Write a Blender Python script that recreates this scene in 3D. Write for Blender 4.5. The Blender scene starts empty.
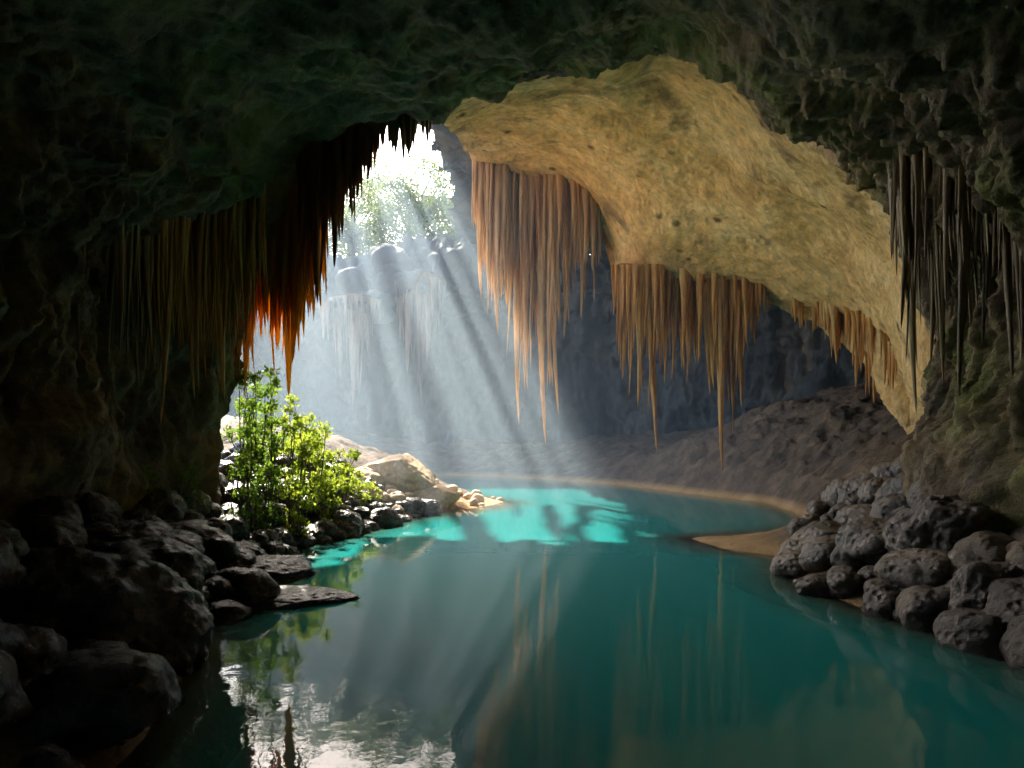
import bpy, math, random
import numpy as np
from mathutils import Vector
rng=np.random.default_rng(7); random.seed(7)
scene=bpy.context.scene
# ------------------------------------------------------------------ image pixel + depth to world position
CH=2.0; HZ=445.0; FL=683.0
def S(a,b,d): return ((a-512)/FL*d, d, CH+(HZ-b)/FL*d)
# ------------------------------------------------------------------ noise
_p=rng.permutation(256); perm=np.concatenate([_p,_p,_p])
_g=rng.normal(size=(256,3)); grads=_g/np.linalg.norm(_g,axis=1)[:,None]
def gnoise(p):
    p=np.asarray(p,float); f=np.floor(p); pi=f.astype(int)&255; pf=p-f
    u=pf*pf*pf*(pf*(pf*6-15)+10); r=np.zeros(len(p))
    for dx in (0,1):
        wx=u[:,0] if dx else 1-u[:,0]
        for dy in (0,1):
            wy=u[:,1] if dy else 1-u[:,1]
            for dz in (0,1):
                wz=u[:,2] if dz else 1-u[:,2]
                h=perm[perm[perm[(pi[:,0]+dx)&255]+((pi[:,1]+dy)&255)]+((pi[:,2]+dz)&255)]
                g=grads[h]; q=pf-np.array([dx,dy,dz])
                r+=wx*wy*wz*(g*q).sum(1)
    return r*1.5
def fbm(p,o=5,g=0.5):
    a=1.0;r=0;p=np.asarray(p,float)
    for i in range(o):
        r=r+a*gnoise(p+17.3*i); p=p*2.03; a*=g
    return r
def ridged(p,o=4,g=0.5):
    a=1.0;r=0;p=np.asarray(p,float)
    for i in range(o):
        r=r+a*(1-2*np.abs(gnoise(p+9.1*i))); p=p*2.07; a*=g
    return r
def sstep(a,b,x):
    t=np.clip((x-a)/(b-a),0,1); return t*t*(3-2*t)
# ------------------------------------------------------------------ mesh helpers
def mesh_obj(name,V,F,mat=None,smooth=True,parent=None):
    V=np.asarray(V,dtype=np.float32); F=np.asarray(F,dtype=np.int32); k=F.shape[1]
    me=bpy.data.meshes.new(name)
    me.vertices.add(len(V)); me.vertices.foreach_set('co',V.ravel())
    me.loops.add(F.size); me.loops.foreach_set('vertex_index',F.ravel())
    me.polygons.add(len(F)); me.polygons.foreach_set('loop_start',np.arange(len(F),dtype=np.int32)*k)
    me.update(calc_edges=True); me.validate()
    me.polygons.foreach_set('use_smooth',np.full(len(me.polygons),smooth))
    ob=bpy.data.objects.new(name,me); scene.collection.objects.link(ob)
    if mat: me.materials.append(mat)
    if parent: ob.parent=parent
    return ob
def grid_faces(nu,nv):
    i,j=np.meshgrid(np.arange(nu-1),np.arange(nv-1),indexing='ij')
    a=(i*nv+j).ravel(); return np.stack([a,a+nv,a+nv+1,a+1],1)
def crom(C,n):
    C=np.asarray(C,float); K=len(C)
    t=np.linspace(0,K-1,n); i=np.minimum(t.astype(int),K-2); f=(t-i).reshape(-1,*([1]*(C.ndim-1)))
    P=np.concatenate([[2*C[0]-C[1]],C,[2*C[-1]-C[-2]]])
    p0,p1,p2,p3=P[i],P[i+1],P[i+2],P[i+3]
    return 0.5*((2*p1)+(-p0+p2)*f+(2*p0-5*p1+4*p2-p3)*f*f+(-p0+3*p1-3*p2+p3)*f**3)
def gnormals(G):
    du=np.gradient(G,axis=0); dv=np.gradient(G,axis=1)
    n=np.cross(du,dv); return n/(np.linalg.norm(n,axis=2,keepdims=True)+1e-9)
def loft(name,rows,nu,nv,disp,mat):
    C=np.array(rows,float)
    G=crom(C,nu); G=crom(G.transpose(1,0,2),nv).transpose(1,0,2)
    N=gnormals(G); P=G.reshape(-1,3); d=disp(P)
    P=P+N.reshape(-1,3)*d[:,None]
    return mesh_obj(name,P,grid_faces(nu,nv),mat)
# ------------------------------------------------------------------ materials
def newmat(name):
    m=bpy.data.materials.new(name); m.use_nodes=True; nt=m.node_tree
    for n in list(nt.nodes): nt.nodes.remove(n)
    o=nt.nodes.new('ShaderNodeOutputMaterial'); return m,nt,o
def nd(nt,t,**k):
    n=nt.nodes.new(t)
    for a,b in k.items():
        if a.startswith('i_'):
            n.inputs[a[2:].replace('_',' ')].default_value=b
        else: setattr(n,a,b)
    return n
def ramp(nt,stops):
    r=nt.nodes.new('ShaderNodeValToRGB'); e=r.color_ramp.elements
    while len(e)<len(stops): e.new(0.5)
    for x,(p,c) in zip(e,stops): x.position=p; x.color=(*c,1)
    return r
def rock(name,cols,scale=1.0,stretch=(1,1,1),rough=(0.6,0.9),bump=0.08,fine=9.0,pits=0.0,translucent=0.0,spec=0.5,patch=None,spots=0.0,contrast=0.85):
    m,nt,o=newmat(name); L=nt.links.new
    tc=nd(nt,'ShaderNodeTexCoord'); mp=nd(nt,'ShaderNodeMapping'); mp.inputs['Scale'].default_value=stretch
    L(tc.outputs['Object'],mp.inputs['Vector'])
    n1=nd(nt,'ShaderNodeTexNoise',i_Scale=scale,i_Detail=10.0,i_Roughness=0.62,i_Distortion=0.6); L(mp.outputs[0],n1.inputs['Vector'])
    k=len(cols); cr=ramp(nt,[(0.3+0.4*i/(k-1),c) for i,c in enumerate(cols)]); L(n1.outputs[0],cr.inputs[0])
    col=cr.outputs[0]
    n4=nd(nt,'ShaderNodeTexNoise',i_Scale=scale*7,i_Detail=8.0,i_Roughness=0.7); L(mp.outputs[0],n4.inputs['Vector'])
    c4=ramp(nt,[(0.32,(0.45,0.45,0.45)),(0.62,(1.15,1.15,1.15))]); L(n4.outputs[0],c4.inputs[0])
    mx=nd(nt,'ShaderNodeMix',data_type='RGBA',blend_type='MULTIPLY'); mx.inputs[0].default_value=contrast
    L(col,mx.inputs[6]); L(c4.outputs[0],mx.inputs[7]); col=mx.outputs[2]
    if patch:
        n5=nd(nt,'ShaderNodeTexNoise',i_Scale=patch[1],i_Detail=7.0,i_Roughness=0.65,i_Distortion=1.0); L(tc.outputs['Object'],n5.inputs['Vector'])
        c5=ramp(nt,[(patch[2],(0,0,0)),(patch[2]+0.12,(1,1,1))]); L(n5.outputs[0],c5.inputs[0])
        mx2=nd(nt,'ShaderNodeMix',data_type='RGBA'); L(c5.outputs[0],mx2.inputs[0]); L(col,mx2.inputs[6]); mx2.inputs[7].default_value=(*patch[0],1); col=mx2.outputs[2]
    if spots:
        sv=nd(nt,'ShaderNodeTexVoronoi',i_Scale=spots); L(tc.outputs['Object'],sv.inputs['Vector'])
        cs=ramp(nt,[(0.10,(0.18,0.16,0.13)),(0.24,(1,1,1))]); L(sv.outputs['Distance'],cs.inputs[0])
        n6=nd(nt,'ShaderNodeTexNoise',i_Scale=0.7,i_Detail=3.0); L(tc.outputs['Object'],n6.inputs['Vector'])
        c6=ramp(nt,[(0.45,(0,0,0)),(0.6,(1,1,1))]); L(n6.outputs[0],c6.inputs[0])
        mx3=nd(nt,'ShaderNodeMix',data_type='RGBA',blend_type='MULTIPLY'); L(c6.outputs[0],mx3.inputs[0]); L(col,mx3.inputs[6]); L(cs.outputs[0],mx3.inputs[7]); col=mx3.outputs[2]
    b=nd(nt,'ShaderNodeBsdfPrincipled'); L(col,b.inputs['Base Color']); b.inputs['Specular IOR Level'].default_value=spec
    rr=nd(nt,'ShaderNodeMapRange'); rr.inputs[3].default_value=rough[0]; rr.inputs[4].default_value=rough[1]; L(n4.outputs[0],rr.inputs[0]); 
    rr.inputs[1].default_value=0.3; rr.inputs[2].default_value=0.7; L(rr.outputs[0],b.inputs['Roughness'])
    n2=nd(nt,'ShaderNodeTexNoise',i_Scale=fine,i_Detail=9.0,i_Roughness=0.68); L(mp.outputs[0],n2.inputs['Vector'])
    bp=nd(nt,'ShaderNodeBump',i_Strength=1.0,i_Distance=bump); L(n2.outputs[0],bp.inputs['Height'])
    last=bp.outputs[0]
    if pits:
        vo=nd(nt,'ShaderNodeTexVoronoi',i_Scale=pits); L(tc.outputs['Object'],vo.inputs['Vector'])
        pr=nd(nt,'ShaderNodeMapRange'); pr.inputs[1].default_value=0.0; pr.inputs[2].default_value=0.45; L(vo.outputs['Distance'],pr.inputs[0])
        b2=nd(nt,'ShaderNodeBump',i_Strength=0.8,i_Distance=bump*0.7); L(pr.outputs[0],b2.inputs['Height']); L(last,b2.inputs['Normal']); last=b2.outputs[0]
    L(last,b.inputs['Normal'])
    sh=b.outputs[0]
    if translucent:
        t=nd(nt,'ShaderNodeBsdfTranslucent'); L(col,t.inputs[0]); L(last,t.inputs['Normal'])
        ms=nd(nt,'ShaderNodeMixShader'); ms.inputs[0].default_value=translucent; L(sh,ms.inputs[1]); L(t.outputs[0],ms.inputs[2]); sh=ms.outputs[0]
    L(sh,o.inputs['Surface']); return m
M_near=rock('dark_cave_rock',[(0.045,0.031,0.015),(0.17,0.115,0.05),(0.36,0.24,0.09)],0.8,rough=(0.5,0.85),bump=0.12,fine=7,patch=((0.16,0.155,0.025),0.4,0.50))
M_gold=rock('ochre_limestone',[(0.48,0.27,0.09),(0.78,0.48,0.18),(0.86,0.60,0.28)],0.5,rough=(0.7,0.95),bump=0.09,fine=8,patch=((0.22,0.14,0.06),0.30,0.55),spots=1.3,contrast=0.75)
M_back=rock('grey_limestone',[(0.022,0.030,0.036),(0.06,0.07,0.08),(0.15,0.145,0.13)],0.25,stretch=(1,1,0.4),bump=0.3,fine=1.5)
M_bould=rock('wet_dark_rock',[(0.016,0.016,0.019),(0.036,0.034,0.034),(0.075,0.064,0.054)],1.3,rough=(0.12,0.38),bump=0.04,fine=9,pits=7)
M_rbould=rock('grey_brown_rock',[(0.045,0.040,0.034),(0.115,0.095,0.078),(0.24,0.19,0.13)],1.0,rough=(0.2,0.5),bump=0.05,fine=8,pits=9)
M_sunrock=rock('sunlit_limestone_rock',[(0.46,0.31,0.16),(0.66,0.49,0.28),(0.76,0.60,0.38)],1.0,bump=0.08,fine=5,contrast=0.65)  # sunlit look of these rocks put into a raised, warm albedo
M_st_gold=rock('golden_stalactite',[(0.42,0.19,0.05),(0.78,0.44,0.14),(0.9,0.64,0.3)],1.6,stretch=(1,1,0.12),bump=0.05,fine=7,translucent=0.4)
M_st_pale=rock('pale_stalactite',[(0.50,0.27,0.11),(0.82,0.58,0.32),(0.93,0.77,0.53)],1.3,stretch=(1,1,0.12),bump=0.05,fine=6,translucent=0.45,contrast=0.6)
M_st_or=rock('orange_stalactite',[(0.78,0.32,0.03),(0.92,0.52,0.09),(0.93,0.62,0.2)],2.5,stretch=(1,1,0.12),bump=0.03,fine=9,translucent=0.65,contrast=0.35)
M_st_red=rock('rust_stalactite',[(0.16,0.06,0.028),(0.42,0.19,0.08),(0.6,0.32,0.14)],2.5,stretch=(1,1,0.12),bump=0.03,fine=9,rough=(0.35,0.7),translucent=0.4)
M_st_dark=rock('dark_stalactite',[(0.08,0.06,0.03),(0.26,0.18,0.08),(0.42,0.30,0.13)],2.0,stretch=(1,1,0.12),bump=0.03,fine=9,rough=(0.4,0.8))
M_st_brown=rock('brown_stalactite',[(0.32,0.15,0.035),(0.72,0.42,0.12),(0.85,0.58,0.22)],2.0,stretch=(1,1,0.12),bump=0.03,fine=9,rough=(0.4,0.8),translucent=0.35)  # lighter copy of the dark stalactite colour, standing in for light on the drapes
M_st_far=rock('grey_stalactite',[(0.09,0.075,0.06),(0.19,0.155,0.12),(0.30,0.24,0.18)],1.0,stretch=(1,1,0.12),bump=0.05,fine=4)
# ------------------------------------------------------------------ lake outline (x,y) metres
lake=np.array([(-2.2,-9),(-2.3,0),(-2.45,3.5),(-2.55,4.6),(-2.95,6.2),(-3.35,7.3),(-3.5,8.6),(-4.0,10.5),(-4.3,13.2),(-3.6,15.4),(-3.1,17.6),(-2.3,20),(-0.7,22.6),(-0.3,24),(-1.9,27.5),(-3.8,33),(-5,40),(-4.3,44.5),(-1,43),(2.2,39),(5.4,34),(7.3,28),(8.8,23.5),(8.2,18.5),(6.6,15.8),(3.8,14.6),(4.0,13.3),(4.9,12),(4.4,10.8),(4.1,9.6),(4.3,8.5),(4.6,7.4),(4.75,6.3),(4.9,3),(4.6,-9)],float)
def lake_sd(x,y):
    P=np.stack([x,y],1); A=lake; B=np.roll(lake,-1,0); best=np.full(len(P),1e9); ins=np.zeros(len(P),bool)
    for a,b in zip(A,B):
        ab=b-a; t=np.clip(((P-a)@ab)/(ab@ab),0,1); q=P-(a+t[:,None]*ab)
        best=np.minimum(best,(q**2).sum(1))
        c=((a[1]>P[:,1])!=(b[1]>P[:,1])); 
        with np.errstate(divide='ignore',invalid='ignore'):
            xi=(b[0]-a[0])*(P[:,1]-a[1])/(b[1]-a[1]+1e-12)+a[0]
        ins^=(c&(P[:,0]<xi))
    d=np.sqrt(best); return np.where(ins,-d,d)
def plateau(x,y):
    yb=np.interp(x,[-300,-45,-25,-12,-4,4,10,15,19,21,300],[90,66,58,54,53,52,49,44,35,-30,-30])
    return sstep(0,3.5,y-yb)
def ground_h(x,y):
    sd=lake_sd(x,y); P=np.stack([x,y,np.zeros_like(x)],1)
    sp=np.exp(-(((x+1.6)/2.2)**2+((y-22.6)/3.0)**2)); sp2=np.exp(-(((x-4.9)/1.4)**2+((y-14.2)/1.6)**2))
    bank=sstep(5.5,8.5,x)*sstep(15,17.5,y)*(1-sstep(30,38,y))
    slope=0.62-0.5*np.clip(sp+sp2,0,1)+0.45*bank
    slope=np.where(y>28,np.maximum(0.45,slope*(y<38)),slope)
    cap=4.0+1.5*bank
    out=cap*(1-np.exp(-np.maximum(sd,0)*slope/cap))
    inn=-1.6*(1-np.exp(np.minimum(sd,0)*(0.5-0.38*np.clip(sp+sp2,0,1))/1.0))
    h=np.where(sd>0,out,inn)
    n=fbm(P*0.55,5); amp=np.where(sd>0,0.05+0.30*sstep(0,2.5,sd),0.05)*(1-0.8*np.clip(sp+sp2,0,1))
    h=h+n*amp+0.05*fbm(P*3.1+5,3)*np.clip(sd+0.3,0,1)
    h=h+bank*np.clip(sd,0,1)*0.16*ridged(P*1.1+4,4,0.6)
    pl=plateau(x,y); far=sstep(60,200,np.hypot(x,y))
    return h*(1-pl)+pl*(16+1.2*gnoise(P*0.07)+3*far)
def H1(x,y): return float(ground_h(np.array([x]),np.array([y]))[0])
xs=np.concatenate([np.linspace(-400,-40,16)[:-1],np.linspace(-40,-8,50)[:-1],np.linspace(-8,14,230)[:-1],np.linspace(14,30,40)[:-1],np.linspace(30,400,14)])
ys=np.concatenate([np.linspace(-300,-12,10)[:-1],np.linspace(-12,2,30)[:-1],np.linspace(2,30,280)[:-1],np.linspace(30,62,120)[:-1],np.linspace(62,600,30)])
X,Y=np.meshgrid(xs,ys,indexing='ij'); Z=ground_h(X.ravel(),Y.ravel())
m,nt,o=newmat('lake_shore_ground'); L=nt.links.new
geo=nd(nt,'ShaderNodeNewGeometry'); sx=nd(nt,'ShaderNodeSeparateXYZ'); L(geo.outputs['Position'],sx.inputs[0])
nz=nd(nt,'ShaderNodeTexNoise',i_Scale=1.2,i_Detail=10.0,i_Roughness=0.65); L(geo.outputs['Position'],nz.inputs['Vector'])
ea=ramp(nt,[(0.3,(0.05,0.038,0.026)),(0.5,(0.14,0.10,0.065)),(0.7,(0.27,0.19,0.12))]); L(nz.outputs[0],ea.inputs[0])
sa=ramp(nt,[(0.3,(0.38,0.23,0.09)),(0.7,(0.56,0.38,0.18))]); L(nz.outputs[0],sa.inputs[0])
mr=nd(nt,'ShaderNodeMapRange'); mr.inputs[1].default_value=0.10; mr.inputs[2].default_value=0.3; L(sx.outputs[2],mr.inputs[0])
mx=nd(nt,'ShaderNodeMix',data_type='RGBA'); L(mr.outputs[0],mx.inputs[0]); L(sa.outputs[0],mx.inputs[6]); L(ea.outputs[0],mx.inputs[7])
gr=nd(nt,'ShaderNodeMapRange'); gr.inputs[1].default_value=12; gr.inputs[2].default_value=14; L(sx.outputs[2],gr.inputs[0])
mg=nd(nt,'ShaderNodeMix',data_type='RGBA'); L(gr.outputs[0],mg.inputs[0]); L(mx.outputs[2],mg.inputs[6]); mg.inputs[7].default_value=(0.06,0.1,0.03,1)
xo=nd(nt,'ShaderNodeMapRange'); xo.inputs[1].default_value=-13.0; xo.inputs[2].default_value=-16.0; L(sx.outputs[0],xo.inputs[0])  # far left ground, out of view, made pale to bounce warm light inside
inv=nd(nt,'ShaderNodeMath',operation='SUBTRACT'); inv.inputs[0].default_value=1.0; L(gr.outputs[0],inv.inputs[1])
mu=nd(nt,'ShaderNodeMath',operation='MULTIPLY'); L(xo.outputs[0],mu.inputs[0]); L(inv.outputs[0],mu.inputs[1])
mg2=nd(nt,'ShaderNodeMix',data_type='RGBA'); L(mu.outputs[0],mg2.inputs[0]); L(mg.outputs[2],mg2.inputs[6]); L(sa.outputs[0],mg2.inputs[7])
b=nd(nt,'ShaderNodeBsdfPrincipled'); b.inputs['Roughness'].default_value=0.85; L(mg2.outputs[2],b.inputs['Base Color'])
nf=nd(nt,'ShaderNodeTexNoise',i_Scale=6.0,i_Detail=10.0,i_Roughness=0.7); L(geo.outputs['Position'],nf.inputs['Vector'])
bp=nd(nt,'ShaderNodeBump',i_Strength=1.0,i_Distance=0.18); L(nf.outputs[0],bp.inputs['Height']); L(bp.outputs[0],b.inputs['Normal']); L(b.outputs[0],o.inputs[0])
mesh_obj('ground',np.stack([X.ravel(),Y.ravel(),Z],1),grid_faces(len(xs),len(ys)),m)
# ------------------------------------------------------------------ water
wx=np.linspace(-9,22,220); wy=np.concatenate([np.linspace(-10,2,20)[:-1],np.linspace(2,30,240)[:-1],np.linspace(30,50,60)])
WX,WY=np.meshgrid(wx,wy,indexing='ij'); dep=-ground_h(WX.ravel(),WY.ravel())
m,nt,o=newmat('turquoise_water'); L=nt.links.new
at=nd(nt,'ShaderNodeAttribute',attribute_name='depth')
fa=nd(nt,'ShaderNodeMapRange'); fa.inputs[1].default_value=0.0; fa.inputs[2].default_value=0.75; L(at.outputs['Fac'],fa.inputs[0])
cr=ramp(nt,[(0.0,(0.22,0.26,0.17)),(0.5,(0.05,0.26,0.23)),(1.0,(0.014,0.25,0.245))]); L(fa.outputs[0],cr.inputs[0])
df=nd(nt,'ShaderNodeBsdfDiffuse'); L(cr.outputs[0],df.inputs[0]); tr=nd(nt,'ShaderNodeBsdfTransparent'); tr.inputs[0].default_value=(0.85,0.9,0.85,1)
pw=nd(nt,'ShaderNodeMath',operation='POWER'); pw.inputs[1].default_value=0.8; L(fa.outputs[0],pw.inputs[0])
ms=nd(nt,'ShaderNodeMixShader'); L(pw.outputs[0],ms.inputs[0]); L(tr.outputs[0],ms.inputs[1]); L(df.outputs[0],ms.inputs[2])
gl=nd(nt,'ShaderNodeBsdfGlossy'); gl.inputs['Roughness'].default_value=0.02
tc=nd(nt,'ShaderNodeTexCoord'); mp=nd(nt,'ShaderNodeMapping'); mp.inputs['Scale'].default_value=(1,1,1); L(tc.outputs['Object'],mp.inputs[0])
wn=nd(nt,'ShaderNodeTexNoise',i_Scale=3.0,i_Detail=4.0,i_Roughness=0.5); L(mp.outputs[0],wn.inputs['Vector'])
bp=nd(nt,'ShaderNodeBump',i_Strength=0.28,i_Distance=0.01); L(wn.outputs[0],bp.inputs['Height']); L(bp.outputs[0],gl.inputs['Normal'])
fr=nd(nt,'ShaderNodeFresnel'); fr.inputs[0].default_value=1.33; L(bp.outputs[0],fr.inputs['Normal'])
m2=nd(nt,'ShaderNodeMixShader'); L(fr.outputs[0],m2.inputs[0]); L(ms.outputs[0],m2.inputs[1]); L(gl.outputs[0],m2.inputs[2]); L(m2.outputs[0],o.inputs[0])
wo=mesh_obj('lake_water',np.stack([WX.ravel(),WY.ravel(),np.zeros(WX.size)],1),grid_faces(len(wx),len(wy)),m)
a=wo.data.attributes.new('depth','FLOAT','POINT'); a.data.foreach_set('value',dep.astype(np.float32))
# ------------------------------------------------------------------ near cave vault
rim=[(225,640,12.5),(228,470,12.8),(238,360,13),(262,265,13),(305,175,12.5),(365,138,12.2),(440,122,12),(530,96,12),(610,80,12),(668,42,12),(735,84,12),(778,146,11.8),(868,206,11.5),(898,262,11.2),(908,370,11),(930,430,10.8),(905,500,10.5),(895,640,10)]
E=np.array([S(*r) for r in rim])
D=np.array([(-5.7,-1.5),(-5.6,1.8),(-5.5,3),(-5.3,4.2),(-4.7,5.2),(-3.7,5.9),(-2.1,6.4),(-0.6,6.6),(0.8,6.7),(1.8,6.9),(2.8,6.6),(3.7,6.2),(4.7,5.6),(5.4,4.8),(5.7,3.8),(5.7,2.8),(5.4,1.2),(4.9,-1.5)])
def sec(s,zs,y): return np.stack([D[:,0]*s,np.full(len(D),float(y)),np.where(D[:,1]>0,D[:,1]*zs,D[:,1])],1)
mid=(sec(1,1.02,8)*0.45+E*0.55); mid[:,1]=9.8
c=np.array([0.3,0,4.0]); out=E.copy(); out[:,0]=c[0]+(E[:,0]-c[0])*1.10; out[:,2]=np.where(E[:,2]>0,c[2]+(E[:,2]-c[2])*1.12+0.3,E[:,2]); out[:,1]+=1.0
out2=out.copy(); out2[:,0]=c[0]+(E[:,0]-c[0])*1.5; out2[:,2]=np.where(E[:,2]>0,out[:,2]+3.0,E[:,2]); out2[:,1]+=0.8
def d_near(P):
    n=0.5*fbm(P*0.42,3)+0.14*ridged(P*np.array([0.9,0.9,0.7])+3,4)+0.055*fbm(P*np.array([3.5,3.5,5.0]),4,0.62)
    side=sstep(3.4,5.0,np.abs(P[:,0]))
    flute=0.18*ridged(P*np.array([2.4,2.4,0.28]),3)*side*sstep(1.6,2.6,P[:,2])
    return -(n+flute)
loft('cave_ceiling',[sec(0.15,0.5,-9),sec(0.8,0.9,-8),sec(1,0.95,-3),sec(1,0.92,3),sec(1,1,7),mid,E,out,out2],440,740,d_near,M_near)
# ------------------------------------------------------------------ ochre vault
cols=[[(415,112,12.6),(440,124,17),(458,138,22),(475,160,27)],
[(470,92,12.6),(490,108,17),(505,132,22),(515,172,27.5)],
[(540,78,12.6),(550,102,17),(560,138,22),(565,192,27.5)],
[(610,62,12.6),(615,105,17),(610,165,22),(598,225,27)],
[(665,25,12.6),(670,110,17),(655,190,21.5),(628,285,26)],
[(735,62,12.6),(720,140,17),(705,210,21),(690,293,25)],
[(785,125,12.4),(768,180,16.5),(760,235,20),(760,290,24)],
[(850,175,12.2),(832,215,16),(822,260,19),(820,310,22)],
[(905,230,12),(884,260,15),(872,305,17),(868,338,20)],
[(930,330,11.8),(915,345,14),(908,370,16),(903,390,18)],
[(960,430,11.6),(945,430,13),(940,430,15),(940,435,17)],
[(970,600,11.4),(965,560,13),(962,560,15),(962,560,17)]]
R=np.array([[S(*q) for q in cc] for cc in cols]).transpose(1,0,2)
T1=R[3].copy(); T1[:,1]+=1.0; T1[:,2]=np.where(T1[:,2]>2.2,T1[:,2]+0.9,T1[:,2]); 
T2=T1.copy(); T2[:,1]+=1.5; T2[:,2]=np.where(T1[:,2]>2.2,17.8,T1[:,2]); T2[-2:,0]+=4; T2[-2:,2]=[17.8,-1]
def d_gold(P):
    return -(0.28*fbm(P*0.28,3)+0.05*ridged(P*np.array([0.8,0.5,0.8]),4)+0.035*fbm(P*3.0,5,0.68))
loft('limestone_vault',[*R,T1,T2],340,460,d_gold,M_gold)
# ------------------------------------------------------------------ back wall, roof
pl=[(-60,68),(-45,64),(-25,56),(-12,51.5),(-4,50.5),(4,49),(10,46),(15,41),(18.5,34),(19,26),(17,19),(12,15.5)]
rows=[]
for z,off in [(-2,1.5),(1,0.6),(4,0.3),(7.5,-0.2),(10.5,-2.0),(12.5,-3.6),(15.5,-2.6),(17.0,1.2)]:
    rows.append([(x,y+off,z) for x,y in pl])
def d_back(P): return 1.8*fbm(P*0.16,3)+0.9*ridged(P*np.array([0.5,0.5,0.14]),4)+0.35*fbm(P*1.2,4)
loft('cavern_back_wall',rows,200,620,d_back,M_back)
rx=np.linspace(-15,23,280); ry=np.linspace(14,54,280)
RX,RY=np.meshgrid(rx,ry,indexing='ij'); P=np.stack([RX.ravel(),RY.ravel(),np.full(RX.size,17.0)],1)
n1=gnoise(P*0.35); n2=gnoise(P*1.3)
edge=-3.9+0.5*n1+0.4*gnoise(P*0.9+7)
front=32.6+0.8*n1+0.5*n2
def ell(x,y,a_,b_): return ((P[:,0]-x)/a_)**2+((P[:,1]-y)/b_)**2<1+0.4*n2
op=(P[:,0]<edge)&(P[:,1]>front)                                   # main skylight
for q in [(-10.6,25.6,1.0,1.7),(-12.4,31.3,2.2,3.0)]: op|=ell(*q)  # added unseen holes that let sun onto the orange stalactites and shrubs
P[:,2]+=0.8*fbm(P*0.2,3)+0.2*ridged(P*0.8,3)
Fc=grid_faces(280,280); Fc=Fc[(~op)[Fc].all(1)]
mesh_obj('cavern_roof',P,Fc,M_back)
# unseen slotted sheet added above the skylight to cut the sun into shafts
bx=np.linspace(-16,0,420); by=np.linspace(29,50.5,160)
BX,BY=np.meshgrid(bx,by,indexing='ij'); P=np.stack([BX.ravel(),BY.ravel(),np.full(BX.size,27.0)],1)
th=np.arctan2(P[:,0]+10.4,P[:,1]-25.7)
q=np.stack([th*24,P[:,1]*0.05,np.zeros(len(P))],1)
slot=gnoise(q+3.3)+0.35*gnoise(q*2.3+8)
op=(slot>0.07)|(th<-0.24)
op&=(th<0.36)
P[:,2]+=0.5*fbm(P*0.3,3)
Fc=grid_faces(420,160); Fc=Fc[(~op)[Fc].all(1)]
mesh_obj('sun_slot_sheet',P,Fc,M_back)
# ------------------------------------------------------------------ stalactites
def cone(x,y,z0,Ln,r0,seg=9,rings=16,flare=0.5):
    t=np.linspace(0,1,rings); a=np.linspace(0,2*np.pi,seg,endpoint=False)
    prof=r0*(0.66*(1-t)**0.5+0.34*(1-t)**2.2)+r0*flare*np.exp(-t*6); prof[-1]*=0.05
    T,A=np.meshgrid(t,a,indexing='ij'); Rr=np.repeat(prof[:,None],seg,1)
    k=rng.uniform(0,100); ph=rng.uniform(0,6.28)
    q=np.stack([np.cos(A).ravel()*0.9+k,np.sin(A).ravel()*0.9,T.ravel()*Ln*1.3],1)
    Rr=Rr*(1+0.38*gnoise(q).reshape(Rr.shape)+0.16*gnoise(q*np.array([2,2,3.5])).reshape(Rr.shape)+0.12*np.cos(3*A+ph))
    bx=0.03*Ln*np.array([math.sin(ph+2.2*v)*v for v in t])[:,None]; by=0.03*Ln*np.array([math.cos(ph+1.7*v)*v for v in t])[:,None]
    V=np.stack([x+bx+Rr*np.cos(A),y+by+Rr*np.sin(A),z0-T*Ln],2).reshape(-1,3)
    i,j=np.meshgrid(np.arange(rings-1),np.arange(seg),indexing='ij'); a0=(i*seg+j).ravel(); a1=(i*seg+(j+1)%seg).ravel()
    return V,np.stack([a0,a1,a1+seg,a0+seg],1)
class Acc:
    def __init__(s): s.V=[];s.F=[];s.n=0
    def add(s,V,F): s.V.append(V); s.F.append(F+s.n); s.n+=len(V)
    def make(s,name,mat,smooth=True,parent=None): return mesh_obj(name,np.concatenate(s.V),np.concatenate(s.F),mat,smooth,parent)
def stal(name,mat,env,majors,n,rpx,dj=0.5,lo=0.3,power=1.0,up=12,clump=0.0,topj=0):
    """env: (image pixel x, top pixel y, tip pixel y, distance) envelope; majors: (pixel x, tip pixel y, pixel radius)"""
    ac=Acc(); e=np.array(env,float); ck=rng.uniform(0,99)
    for i in range(n):
        u=rng.uniform(e[0,0],e[-1,0]); top,tip,d=[np.interp(u,e[:,0],e[:,k]) for k in (1,2,3)]
        d2=d+rng.uniform(-dj,dj); fr=lo+(1-lo)*rng.uniform()**power
        fr*=1-clump*(0.5-0.9*float(gnoise(np.array([[u*0.055+ck,0.3,0.7]]))[0]))
        fr=min(max(fr,0.1),1.1); tj=rng.uniform(-topj,topj)
        x,y,z=S(u,top-up,d2); _,_,z1=S(u,top+tj+(tip-top)*fr,d2); r=rng.uniform(*rpx)/FL*d*(0.55+0.6*fr)
        ac.add(*cone(x,y,z,z-z1,r))
    for u,tip,r in majors:
        top,d=np.interp(u,e[:,0],e[:,1]),np.interp(u,e[:,0],e[:,3]); d+=rng.uniform(-dj,dj)*0.5
        x,y,z=S(u,top-up,d); _,_,z1=S(u,tip,d); ac.add(*cone(x,y,z,z-z1,r/FL*d,12,28))
        for k in range(6):
            f=rng.uniform(0.4,0.92); uu=u+rng.uniform(-1.5,1.5)*r
            x,y,z=S(uu,top-up,d+rng.uniform(-.2,.2)); _,_,z1=S(uu,top+(tip-top)*f,d); ac.add(*cone(x,y,z,z-z1,r*0.45/FL*d,10,22))
    return ac.make(name,mat)
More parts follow.
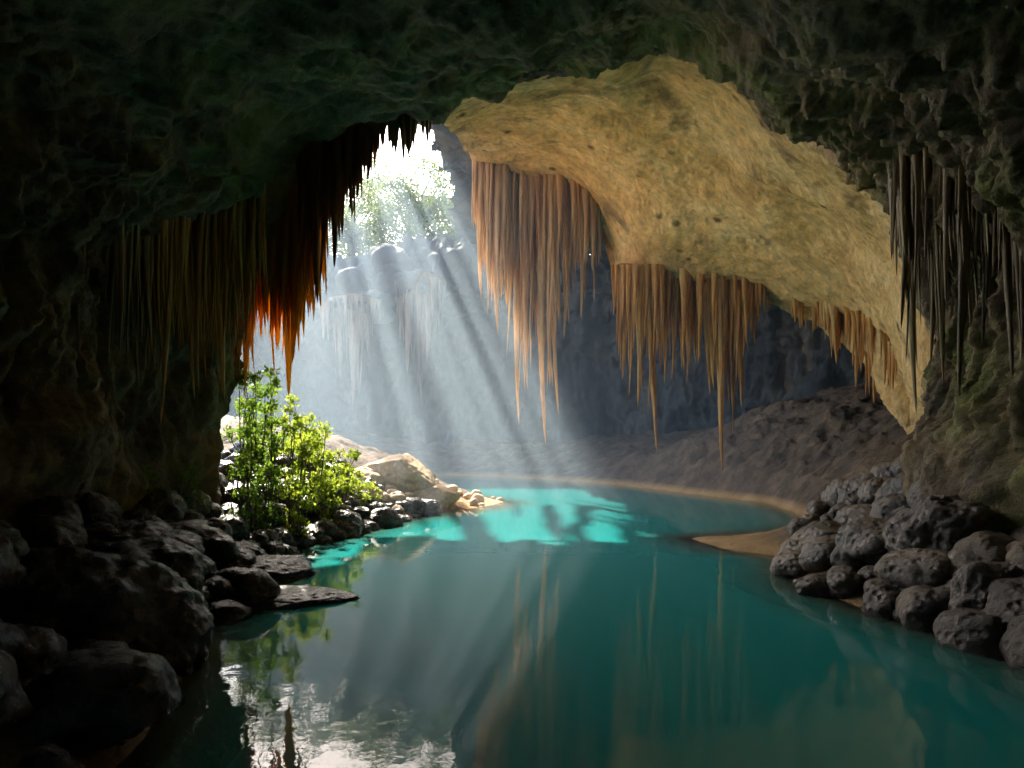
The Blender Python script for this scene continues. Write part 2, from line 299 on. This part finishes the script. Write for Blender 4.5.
stal('stalactite_cluster',M_st_pale,[(474,160,300,27),(490,165,325,27),(515,175,350,27.3),(545,190,370,27.3),(575,210,320,27),(600,232,275,26.8)],[(482,300,5),(497,335,5),(521,425,6),(530,390,6),(545,446,7),(556,415,6),(568,340,5),(585,320,5),(509,310,6),(538,405,5)],230,(1.6,4.5),1.0,0.2,0.9,up=30,clump=0.4)
stal('stalactite_cluster',M_st_gold,[(612,305,365,25.3),(650,305,400,25.1),(690,305,390,24.8),(730,303,410,24.3),(772,300,335,23.8)],[(625,380,5),(638,408,5),(652,452,6),(664,385,4),(684,370,4),(707,395,5),(725,472,7),(738,408,6),(753,345,4),(760,322,4)],220,(1.6,4.5),0.8,0.12,1.3,up=40,clump=0.7)
stal('stalactite_cluster',M_st_gold,[(790,312,328,23),(820,322,348,22),(850,334,368,20.5),(875,348,392,19.5),(897,378,407,18)],[(835,364,4),(858,388,5),(874,404,6),(888,398,4)],80,(1.6,4.5),0.6,0.2,1.0,up=28,clump=0.5)
stal('stalactite_cluster',M_st_or,[(262,235,320,13.2),(280,205,365,13.2),(300,185,350,13),(325,175,290,12.9)],[(270,330,6),(282,397,10),(293,365,9),(304,325,7),(276,350,7)],130,(2.5,6),0.25,0.35,0.8)
stal('stalactite_cluster',M_st_or,[(234,310,372,13.5),(250,270,365,13.5),(268,240,330,13.4)],[(243,385,5),(254,362,5),(248,400,4)],50,(1.5,4),0.2,0.3,1.0,up=20)
stal('stalactite_cluster',M_st_red,[(300,170,225,12.2),(315,150,260,12),(340,140,240,12),(370,135,175,12),(385,132,152,12)],[(318,302,8),(312,262,7),(331,268,7),(345,235,7),(358,200,6)],110,(2,5),0.3,0.3,1.0)
stal('stalactite_cluster',M_st_dark,[(378,133,150,12.1),(410,124,160,12.1),(432,120,138,12.1)],[(404,162,4),(395,155,4)],24,(2,4),0.3,0.3,1.0)
stal('stalactite_cluster',M_st_dark,[(893,160,300,10.8),(910,150,370,10.6),(940,110,390,10),(975,90,380,9.3),(1010,80,350,8.6),(1040,70,340,8.2)],[(916,415,7),(905,330,6),(930,365,7),(948,385,8),(968,405,8),(985,350,8),(1005,385,8),(960,330,9),(1018,400,8)],190,(2,6),0.5,0.25,0.8,clump=0.4)
stal('stalactite_cluster',M_st_dark,[(-10,250,330,7.8),(40,240,430,8.4),(80,230,440,9.0),(130,240,400,9.8),(160,260,410,10.6)],[(85,468,5),(60,420,5),(130,390,5),(20,360,5)],170,(1.5,5),0.35,0.1,1.2,clump=0.8,topj=30,up=45)
stal('stalactite_cluster',M_st_brown,[(150,270,400,10.4),(180,260,420,10.8),(205,250,410,11.2),(240,225,370,12.0),(264,205,330,12.4)],[(168,425,5),(190,400,5),(215,395,6),(240,362,6),(228,400,5),(252,345,6)],210,(1.5,5),0.4,0.15,1.0,clump=0.6,topj=15,up=45)
stal('stalactite_cluster',M_st_far,[(394,296,325,46),(420,286,365,46),(444,296,335,46)],[(418,408,6),(410,375,6),(428,365,6),(436,340,5),(402,340,4)],70,(2,4),0.8,0.15,1.2,up=14,clump=0.6)
stal('stalactite_cluster',M_st_far,[(322,318,345,46),(350,308,370,46),(380,314,340,46)],[(355,412,5),(342,380,5),(368,360,4)],60,(2,4),0.8,0.15,1.2,up=14,clump=0.6)
# ------------------------------------------------------------------ rocks
import bmesh
def ico(sub):
    bm=bmesh.new(); bmesh.ops.create_icosphere(bm,subdivisions=sub,radius=1.0)
    V=np.array([v.co[:] for v in bm.verts]); F=np.array([[v.index for v in f.verts] for f in bm.faces]); bm.free(); return V,F
ICO={k:ico(k) for k in (3,4,5,6)}
def rockV(c,s,sub=4,ang=0.5,seed=None):
    V,F=ICO[sub]; k=rng.uniform(-50,50,3); P=V*1.0
    P=P*(1+0.22*fbm(V*0.9+k,2)+0.07*fbm(V*2.6+k,4))[:,None]
    for i in range(int(6*ang)+2 if ang>0 else 0):
        n=rng.normal(size=3); n/=np.linalg.norm(n); h=rng.uniform(0.68,0.9); dd=P@n-h
        P=P-np.where(dd>0,dd*0.8,0)[:,None]*n
    P=P*(1+0.03*fbm(V*7+k,3))[:,None]
    a=rng.uniform(0,6.28); ca,sa=math.cos(a),math.sin(a)
    P=P*np.array(s); Rz=np.array([[ca,-sa,0],[sa,ca,0],[0,0,1]]); 
    return P@Rz.T*1.0+np.array(c),F
def single(name,mat,c,s,sub=6,ang=0.3):
    V,F=rockV((0,0,0),s,sub,ang); ob=mesh_obj(name,V,F,mat); ob.location=c; return ob
single('boulder',M_bould,(-3.75,6.0,0.2),(0.95,0.9,0.85),6,0)
single('boulder',M_bould,(-3.15,4.45,-0.05),(0.62,0.6,0.5),6,0)
single('boulder',M_bould,(-4.2,7.7,0.45),(0.75,0.6,0.5),6,0)
single('boulder',M_bould,(-3.75,7.1,0.05),(0.5,0.45,0.38),5,0)
single('boulder',M_bould,(-3.0,5.3,-0.1),(0.4,0.38,0.3),5,0)
single('rock_slab',M_bould,(-3.15,8.8,-0.02),(1.15,0.6,0.15),6,0.3)
single('rock_slab',M_bould,(-3.7,10.4,0.1),(0.8,0.6,0.2),5,0.3)
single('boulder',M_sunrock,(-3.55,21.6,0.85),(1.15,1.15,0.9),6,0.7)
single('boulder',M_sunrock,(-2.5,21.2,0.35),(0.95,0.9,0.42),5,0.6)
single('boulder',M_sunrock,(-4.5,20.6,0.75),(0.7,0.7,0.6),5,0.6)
single('boulder',M_rbould,(5.15,7.2,0.3),(0.5,0.5,0.5),6,0)
single('boulder',M_rbould,(5.1,6.3,0.1),(0.42,0.45,0.36),6,0)
single('boulder',M_rbould,(5.3,8.4,0.75),(0.6,0.55,0.6),6,0)
# irregular ledge of broken rock from which the far stalactites hang
ac=Acc()
for cx,cz,n in [(-6.3,12.9,12),(-10.8,11.4,12)]:
    for i in range(n):
        s=rng.uniform(0.5,1.2)
        ac.add(*rockV((cx+rng.normal()*1.1,46.6+rng.uniform(-0.6,1.2),cz+rng.normal()*0.45),(s*1.2,s*1.2,s*0.8),4,0.6))
for i in range(16):
    s=rng.uniform(0.8,1.8); ac.add(*rockV((rng.uniform(-16,0),48.2+rng.uniform(-0.6,1.0),rng.uniform(12,15.8)),(s*1.2,s,s*0.9),4,0.6))
ac.make('rock_ledge',M_back)
def pile(name,mat,pts,sub=4,ang=0.3):
    ac=Acc()
    for (x,y,s) in pts:
        z=max(H1(x,y),-0.25)+s*0.25
        sc=(s*rng.uniform(0.85,1.3),s*rng.uniform(0.8,1.1),s*rng.uniform(0.6,0.9))
        ac.add(*rockV((x,y,z),sc,sub if s>0.18 else 3,ang))
    return ac.make(name,mat)
pts=[]
for i in range(520):
    y=rng.uniform(3.6,20) if i<340 else rng.uniform(8,17); xl=np.interp(y,lake[2:13,1],lake[2:13,0]); u=rng.uniform(-0.1,3.2 if i<340 else 4.5)
    s=rng.uniform(0.10,0.36)*(1.2 if rng.uniform()<0.25 else 0.7)*(1.0+0.015*y)
    x=xl-u
    pts.append((x,y,s))
pile('rock_pile',M_bould,pts,4,0)
pts=[]
for i in range(60):
    y=rng.uniform(18,24.5); xl=np.interp(y,lake[9:14,1],lake[9:14,0]); pts.append((xl-rng.uniform(0.1,2.6),y,rng.uniform(0.08,0.26)))
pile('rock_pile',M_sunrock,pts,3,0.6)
pts=[]
for i in range(300):
    y=rng.uniform(5.4,13.6); xr=np.interp(y,lake[26:33,1][::-1],lake[26:33,0][::-1]); u=rng.uniform(-0.05,2.6)
    s=rng.uniform(0.16,0.44)*(1.0 if y<11 else 0.75)*(1+0.3*u/2) if i<160 else rng.uniform(0.07,0.2)
    if y>11.8 and xr+u<5.0+0.25*(y-11.8): continue
    pts.append((xr+u,y,s))
pile('rock_pile',M_rbould,pts,4,0)
# ------------------------------------------------------------------ vegetation
def leafmat(name,c1,c2,tr=0.5):
    m,nt,o=newmat(name); L=nt.links.new; g=nd(nt,'ShaderNodeNewGeometry')
    cr=ramp(nt,[(0.0,c1),(1.0,c2)]); L(g.outputs['Random Per Island'],cr.inputs[0])
    b=nd(nt,'ShaderNodeBsdfPrincipled'); b.inputs['Roughness'].default_value=0.5; L(cr.outputs[0],b.inputs['Base Color'])
    t=nd(nt,'ShaderNodeBsdfTranslucent'); L(cr.outputs[0],t.inputs[0]); ms=nd(nt,'ShaderNodeMixShader'); ms.inputs[0].default_value=tr
    L(b.outputs[0],ms.inputs[1]); L(t.outputs[0],ms.inputs[2]); L(ms.outputs[0],o.inputs[0]); return m
M_leaf=leafmat('shrub_leaves',(0.14,0.24,0.015),(0.38,0.43,0.04),0.7)
M_leafd=leafmat('dark_leaves',(0.07,0.16,0.012),(0.22,0.32,0.03),0.6)
M_tleaf=leafmat('tree_leaves',(0.08,0.14,0.03),(0.2,0.24,0.06),0.6)
M_bark=rock('bark',[(0.05,0.035,0.025),(0.1,0.07,0.05),(0.14,0.11,0.08)],4,bump=0.02,fine=20)
def leaves(C,size):
    n=len(C); d=rng.normal(size=(n,3)); d[:,2]+=0.2; d/=np.linalg.norm(d,axis=1)[:,None]
    e=rng.normal(size=(n,3)); w=np.cross(d,e); w/=np.linalg.norm(w,axis=1)[:,None]; s=(size*rng.uniform(0.6,1.3,n))[:,None]
    nn=np.cross(d,w)
    V=np.stack([C,C+d*s*0.5+w*s*0.24+nn*s*0.06,C+d*s,C+d*s*0.5-w*s*0.24+nn*s*0.06],1).reshape(-1,3)
    return V,np.arange(4*n).reshape(n,4)
def tube(ac,p,q,r0,r1,seg=7,n=5,wob=0.05):
    p=np.array(p,float);q=np.array(q,float); ax=q-p; Ln=np.linalg.norm(ax); ax/=Ln; u=np.cross(ax,[0.3,0.9,0.1]); u/=np.linalg.norm(u); v=np.cross(ax,u)
    t=np.linspace(0,1,n); a=np.linspace(0,2*np.pi,seg,endpoint=False); o1,o2=rng.normal(size=2)*wob*Ln
    V=[]
    for tt in t:
        c=p+(q-p)*tt+(u*o1+v*o2)*math.sin(math.pi*tt); r=r0+(r1-r0)*tt
        V.append(c+r*(np.cos(a)[:,None]*u+np.sin(a)[:,None]*v))
    i,j=np.meshgrid(np.arange(n-1),np.arange(seg),indexing='ij'); a0=(i*seg+j).ravel(); a1=(i*seg+(j+1)%seg).ravel()
    ac.add(np.concatenate(V),np.stack([a0,a1,a1+seg,a0+seg],1))
def empty(name,loc):
    e=bpy.data.objects.new(name,None); scene.collection.objects.link(e); e.location=(0,0,0); return e
def shrub(name,base,h,w,n,leaf,mat):
    root=empty(name,base); ac=Acc(); C=[]
    nb=20
    for i in range(nb):
        a=rng.uniform(0,6.28); rr=w*math.sqrt(rng.uniform())*0.95; tip=np.array(base)+np.array([math.cos(a)*rr,math.sin(a)*rr,h*rng.uniform(0.2,1.05)*(1-0.35*rr/w)])
        tube(ac,base,tip,0.02,0.006,5,5,0.08)
        k=n//nb; sp=min(w*0.24,0.13)
        c=tip+rng.normal(size=(k,3))*sp*np.array([0.6,0.6,0.5]); C.append(c)
    ac.make('stems',M_bark,parent=root); C=np.concatenate(C); V,F=leaves(C,leaf); mesh_obj('leaves',V,F,mat,False,root)
def tree(name,base,h,w,n,leaf):
    root=empty(name,base); ac=Acc(); base=np.array(base,float); top=base+np.array([rng.uniform(-.5,.5),0,h*0.75])
    tube(ac,base,top,h*0.03,h*0.01,8,7,0.03); C=[]
    for i in range(18):
        f=rng.uniform(0.15,1); s=base+(top-base)*f; a=rng.uniform(0,6.28); rr=w*rng.uniform(0.35,1.0)
        tip=s+np.array([math.cos(a)*rr,math.sin(a)*rr,h*rng.uniform(0.05,0.28)]); tube(ac,s,tip,h*0.01,h*0.003,5,5,0.06)
        for k in range(3):
            cc=tip+rng.normal(size=3)*w*0.2; C.append(cc+rng.normal(size=(n//54,3))*w*0.13*np.array([1.2,1.2,0.7]))
    ac.make('trunk_and_limbs',M_bark,parent=root); V,F=leaves(np.concatenate(C),leaf); mesh_obj('crown_leaves',V,F,M_tleaf,False,root)
# (image pixel x, distance, crown top image pixel y, half-width, leaf count, leaf size, material)
for (u,d,tp,w,n,lf,mt) in [(248,13.7,345,0.42,1500,0.10,M_leafd),(270,14.1,366,0.4,1300,0.10,M_leafd),(292,14.6,388,0.4,1300,0.10,M_leaf),(316,15.4,408,0.42,1300,0.10,M_leaf),(340,16.4,420,0.42,1200,0.10,M_leaf),(298,13.6,458,0.32,800,0.09,M_leaf),(328,15.0,462,0.34,800,0.09,M_leaf),(354,17.2,468,0.38,900,0.09,M_leaf),(368,18.4,482,0.32,700,0.09,M_leaf),(244,12.2,438,0.32,700,0.08,M_leafd),(262,12.8,450,0.3,700,0.08,M_leafd),(305,18.0,402,0.6,1200,0.12,M_leaf),(262,17.0,376,0.6,1200,0.12,M_leafd),(150,10.5,462,0.35,600,0.06,M_leafd),(185,11.3,458,0.3,500,0.06,M_leafd)]:
    x=(u-512)/FL*d; z=H1(x,d)-0.05; h=max(CH+(HZ-tp)/FL*d-z,0.3)
    shrub('shrub',(x,d,z),h,w,n,lf,mt)
for (x,y,h,w) in [(-16.5,57,10,3.2),(-13.2,57,9,3.2),(-10.5,55.5,8.5,3),(-8,58,10,3.2),(-5.6,55.5,8,3),(-3,56,10,3.2),(-0.5,57,11,3.5),(-19,60,10,3.5),(-14.5,64,12,4),(-9.5,64,13,4.2),(-5,65,13,4.2),(-1,64,13,4.2),(-24,62,10,4)]:
    tree('tree',(x,y,H1(x,y)-0.2),h,w,4600,0.34)
# ------------------------------------------------------------------ mist
def box(name,lo,hi,mat):
    x0,y0,z0=lo;x1,y1,z1=hi
    V=[(x0,y0,z0),(x1,y0,z0),(x1,y1,z0),(x0,y1,z0),(x0,y0,z1),(x1,y0,z1),(x1,y1,z1),(x0,y1,z1)]
    F=[(0,3,2,1),(4,5,6,7),(0,1,5,4),(1,2,6,5),(2,3,7,6),(3,0,4,7)]
    return mesh_obj(name,V,F,mat,False)
def mist(dens,lo,hi):
    m,nt,o=newmat('mist'); vs=nd(nt,'ShaderNodeVolumeScatter'); vs.inputs['Color'].default_value=(0.62,0.82,1,1); vs.inputs['Density'].default_value=dens; vs.inputs['Anisotropy'].default_value=0.3
    nt.links.new(vs.outputs[0],o.inputs['Volume']); box('mist',lo,hi,m)
mist(0.0115,(-10,17,0.02),(10,34,15.5))
mist(0.002,(-14,34.1,0.02),(14,46,17))
# ------------------------------------------------------------------ light
el=math.radians(42); az=math.radians(-22)
sdir=Vector((math.sin(az)*math.cos(el),math.cos(az)*math.cos(el),math.sin(el)))
sl=bpy.data.lights.new('sun','SUN'); sl.energy=21; sl.angle=math.radians(0.5); sl.color=(1,0.93,0.8)
so=bpy.data.objects.new('sun',sl); scene.collection.objects.link(so); so.rotation_euler=sdir.to_track_quat('Z','Y').to_euler()
w=bpy.data.worlds.new('World'); scene.world=w; w.use_nodes=True; nt=w.node_tree; bg=nt.nodes['Background']
sk=nt.nodes.new('ShaderNodeTexSky'); sk.sky_type='NISHITA'; sk.sun_disc=False; sk.sun_elevation=el; sk.sun_rotation=az; sk.dust_density=3
nt.links.new(sk.outputs[0],bg.inputs[0]); bg.inputs[1].default_value=0.72
scene.view_settings.view_transform='Standard'; scene.view_settings.look='None'; scene.view_settings.exposure=0
# ------------------------------------------------------------------ camera
cam=bpy.data.cameras.new('camera'); cam.lens=24; cam.sensor_width=36; cam.shift_y=61/1024; cam.clip_end=2000
co=bpy.data.objects.new('camera',cam); scene.collection.objects.link(co); co.location=(0,0,CH); co.rotation_euler=(math.pi/2,0,0); scene.camera=co
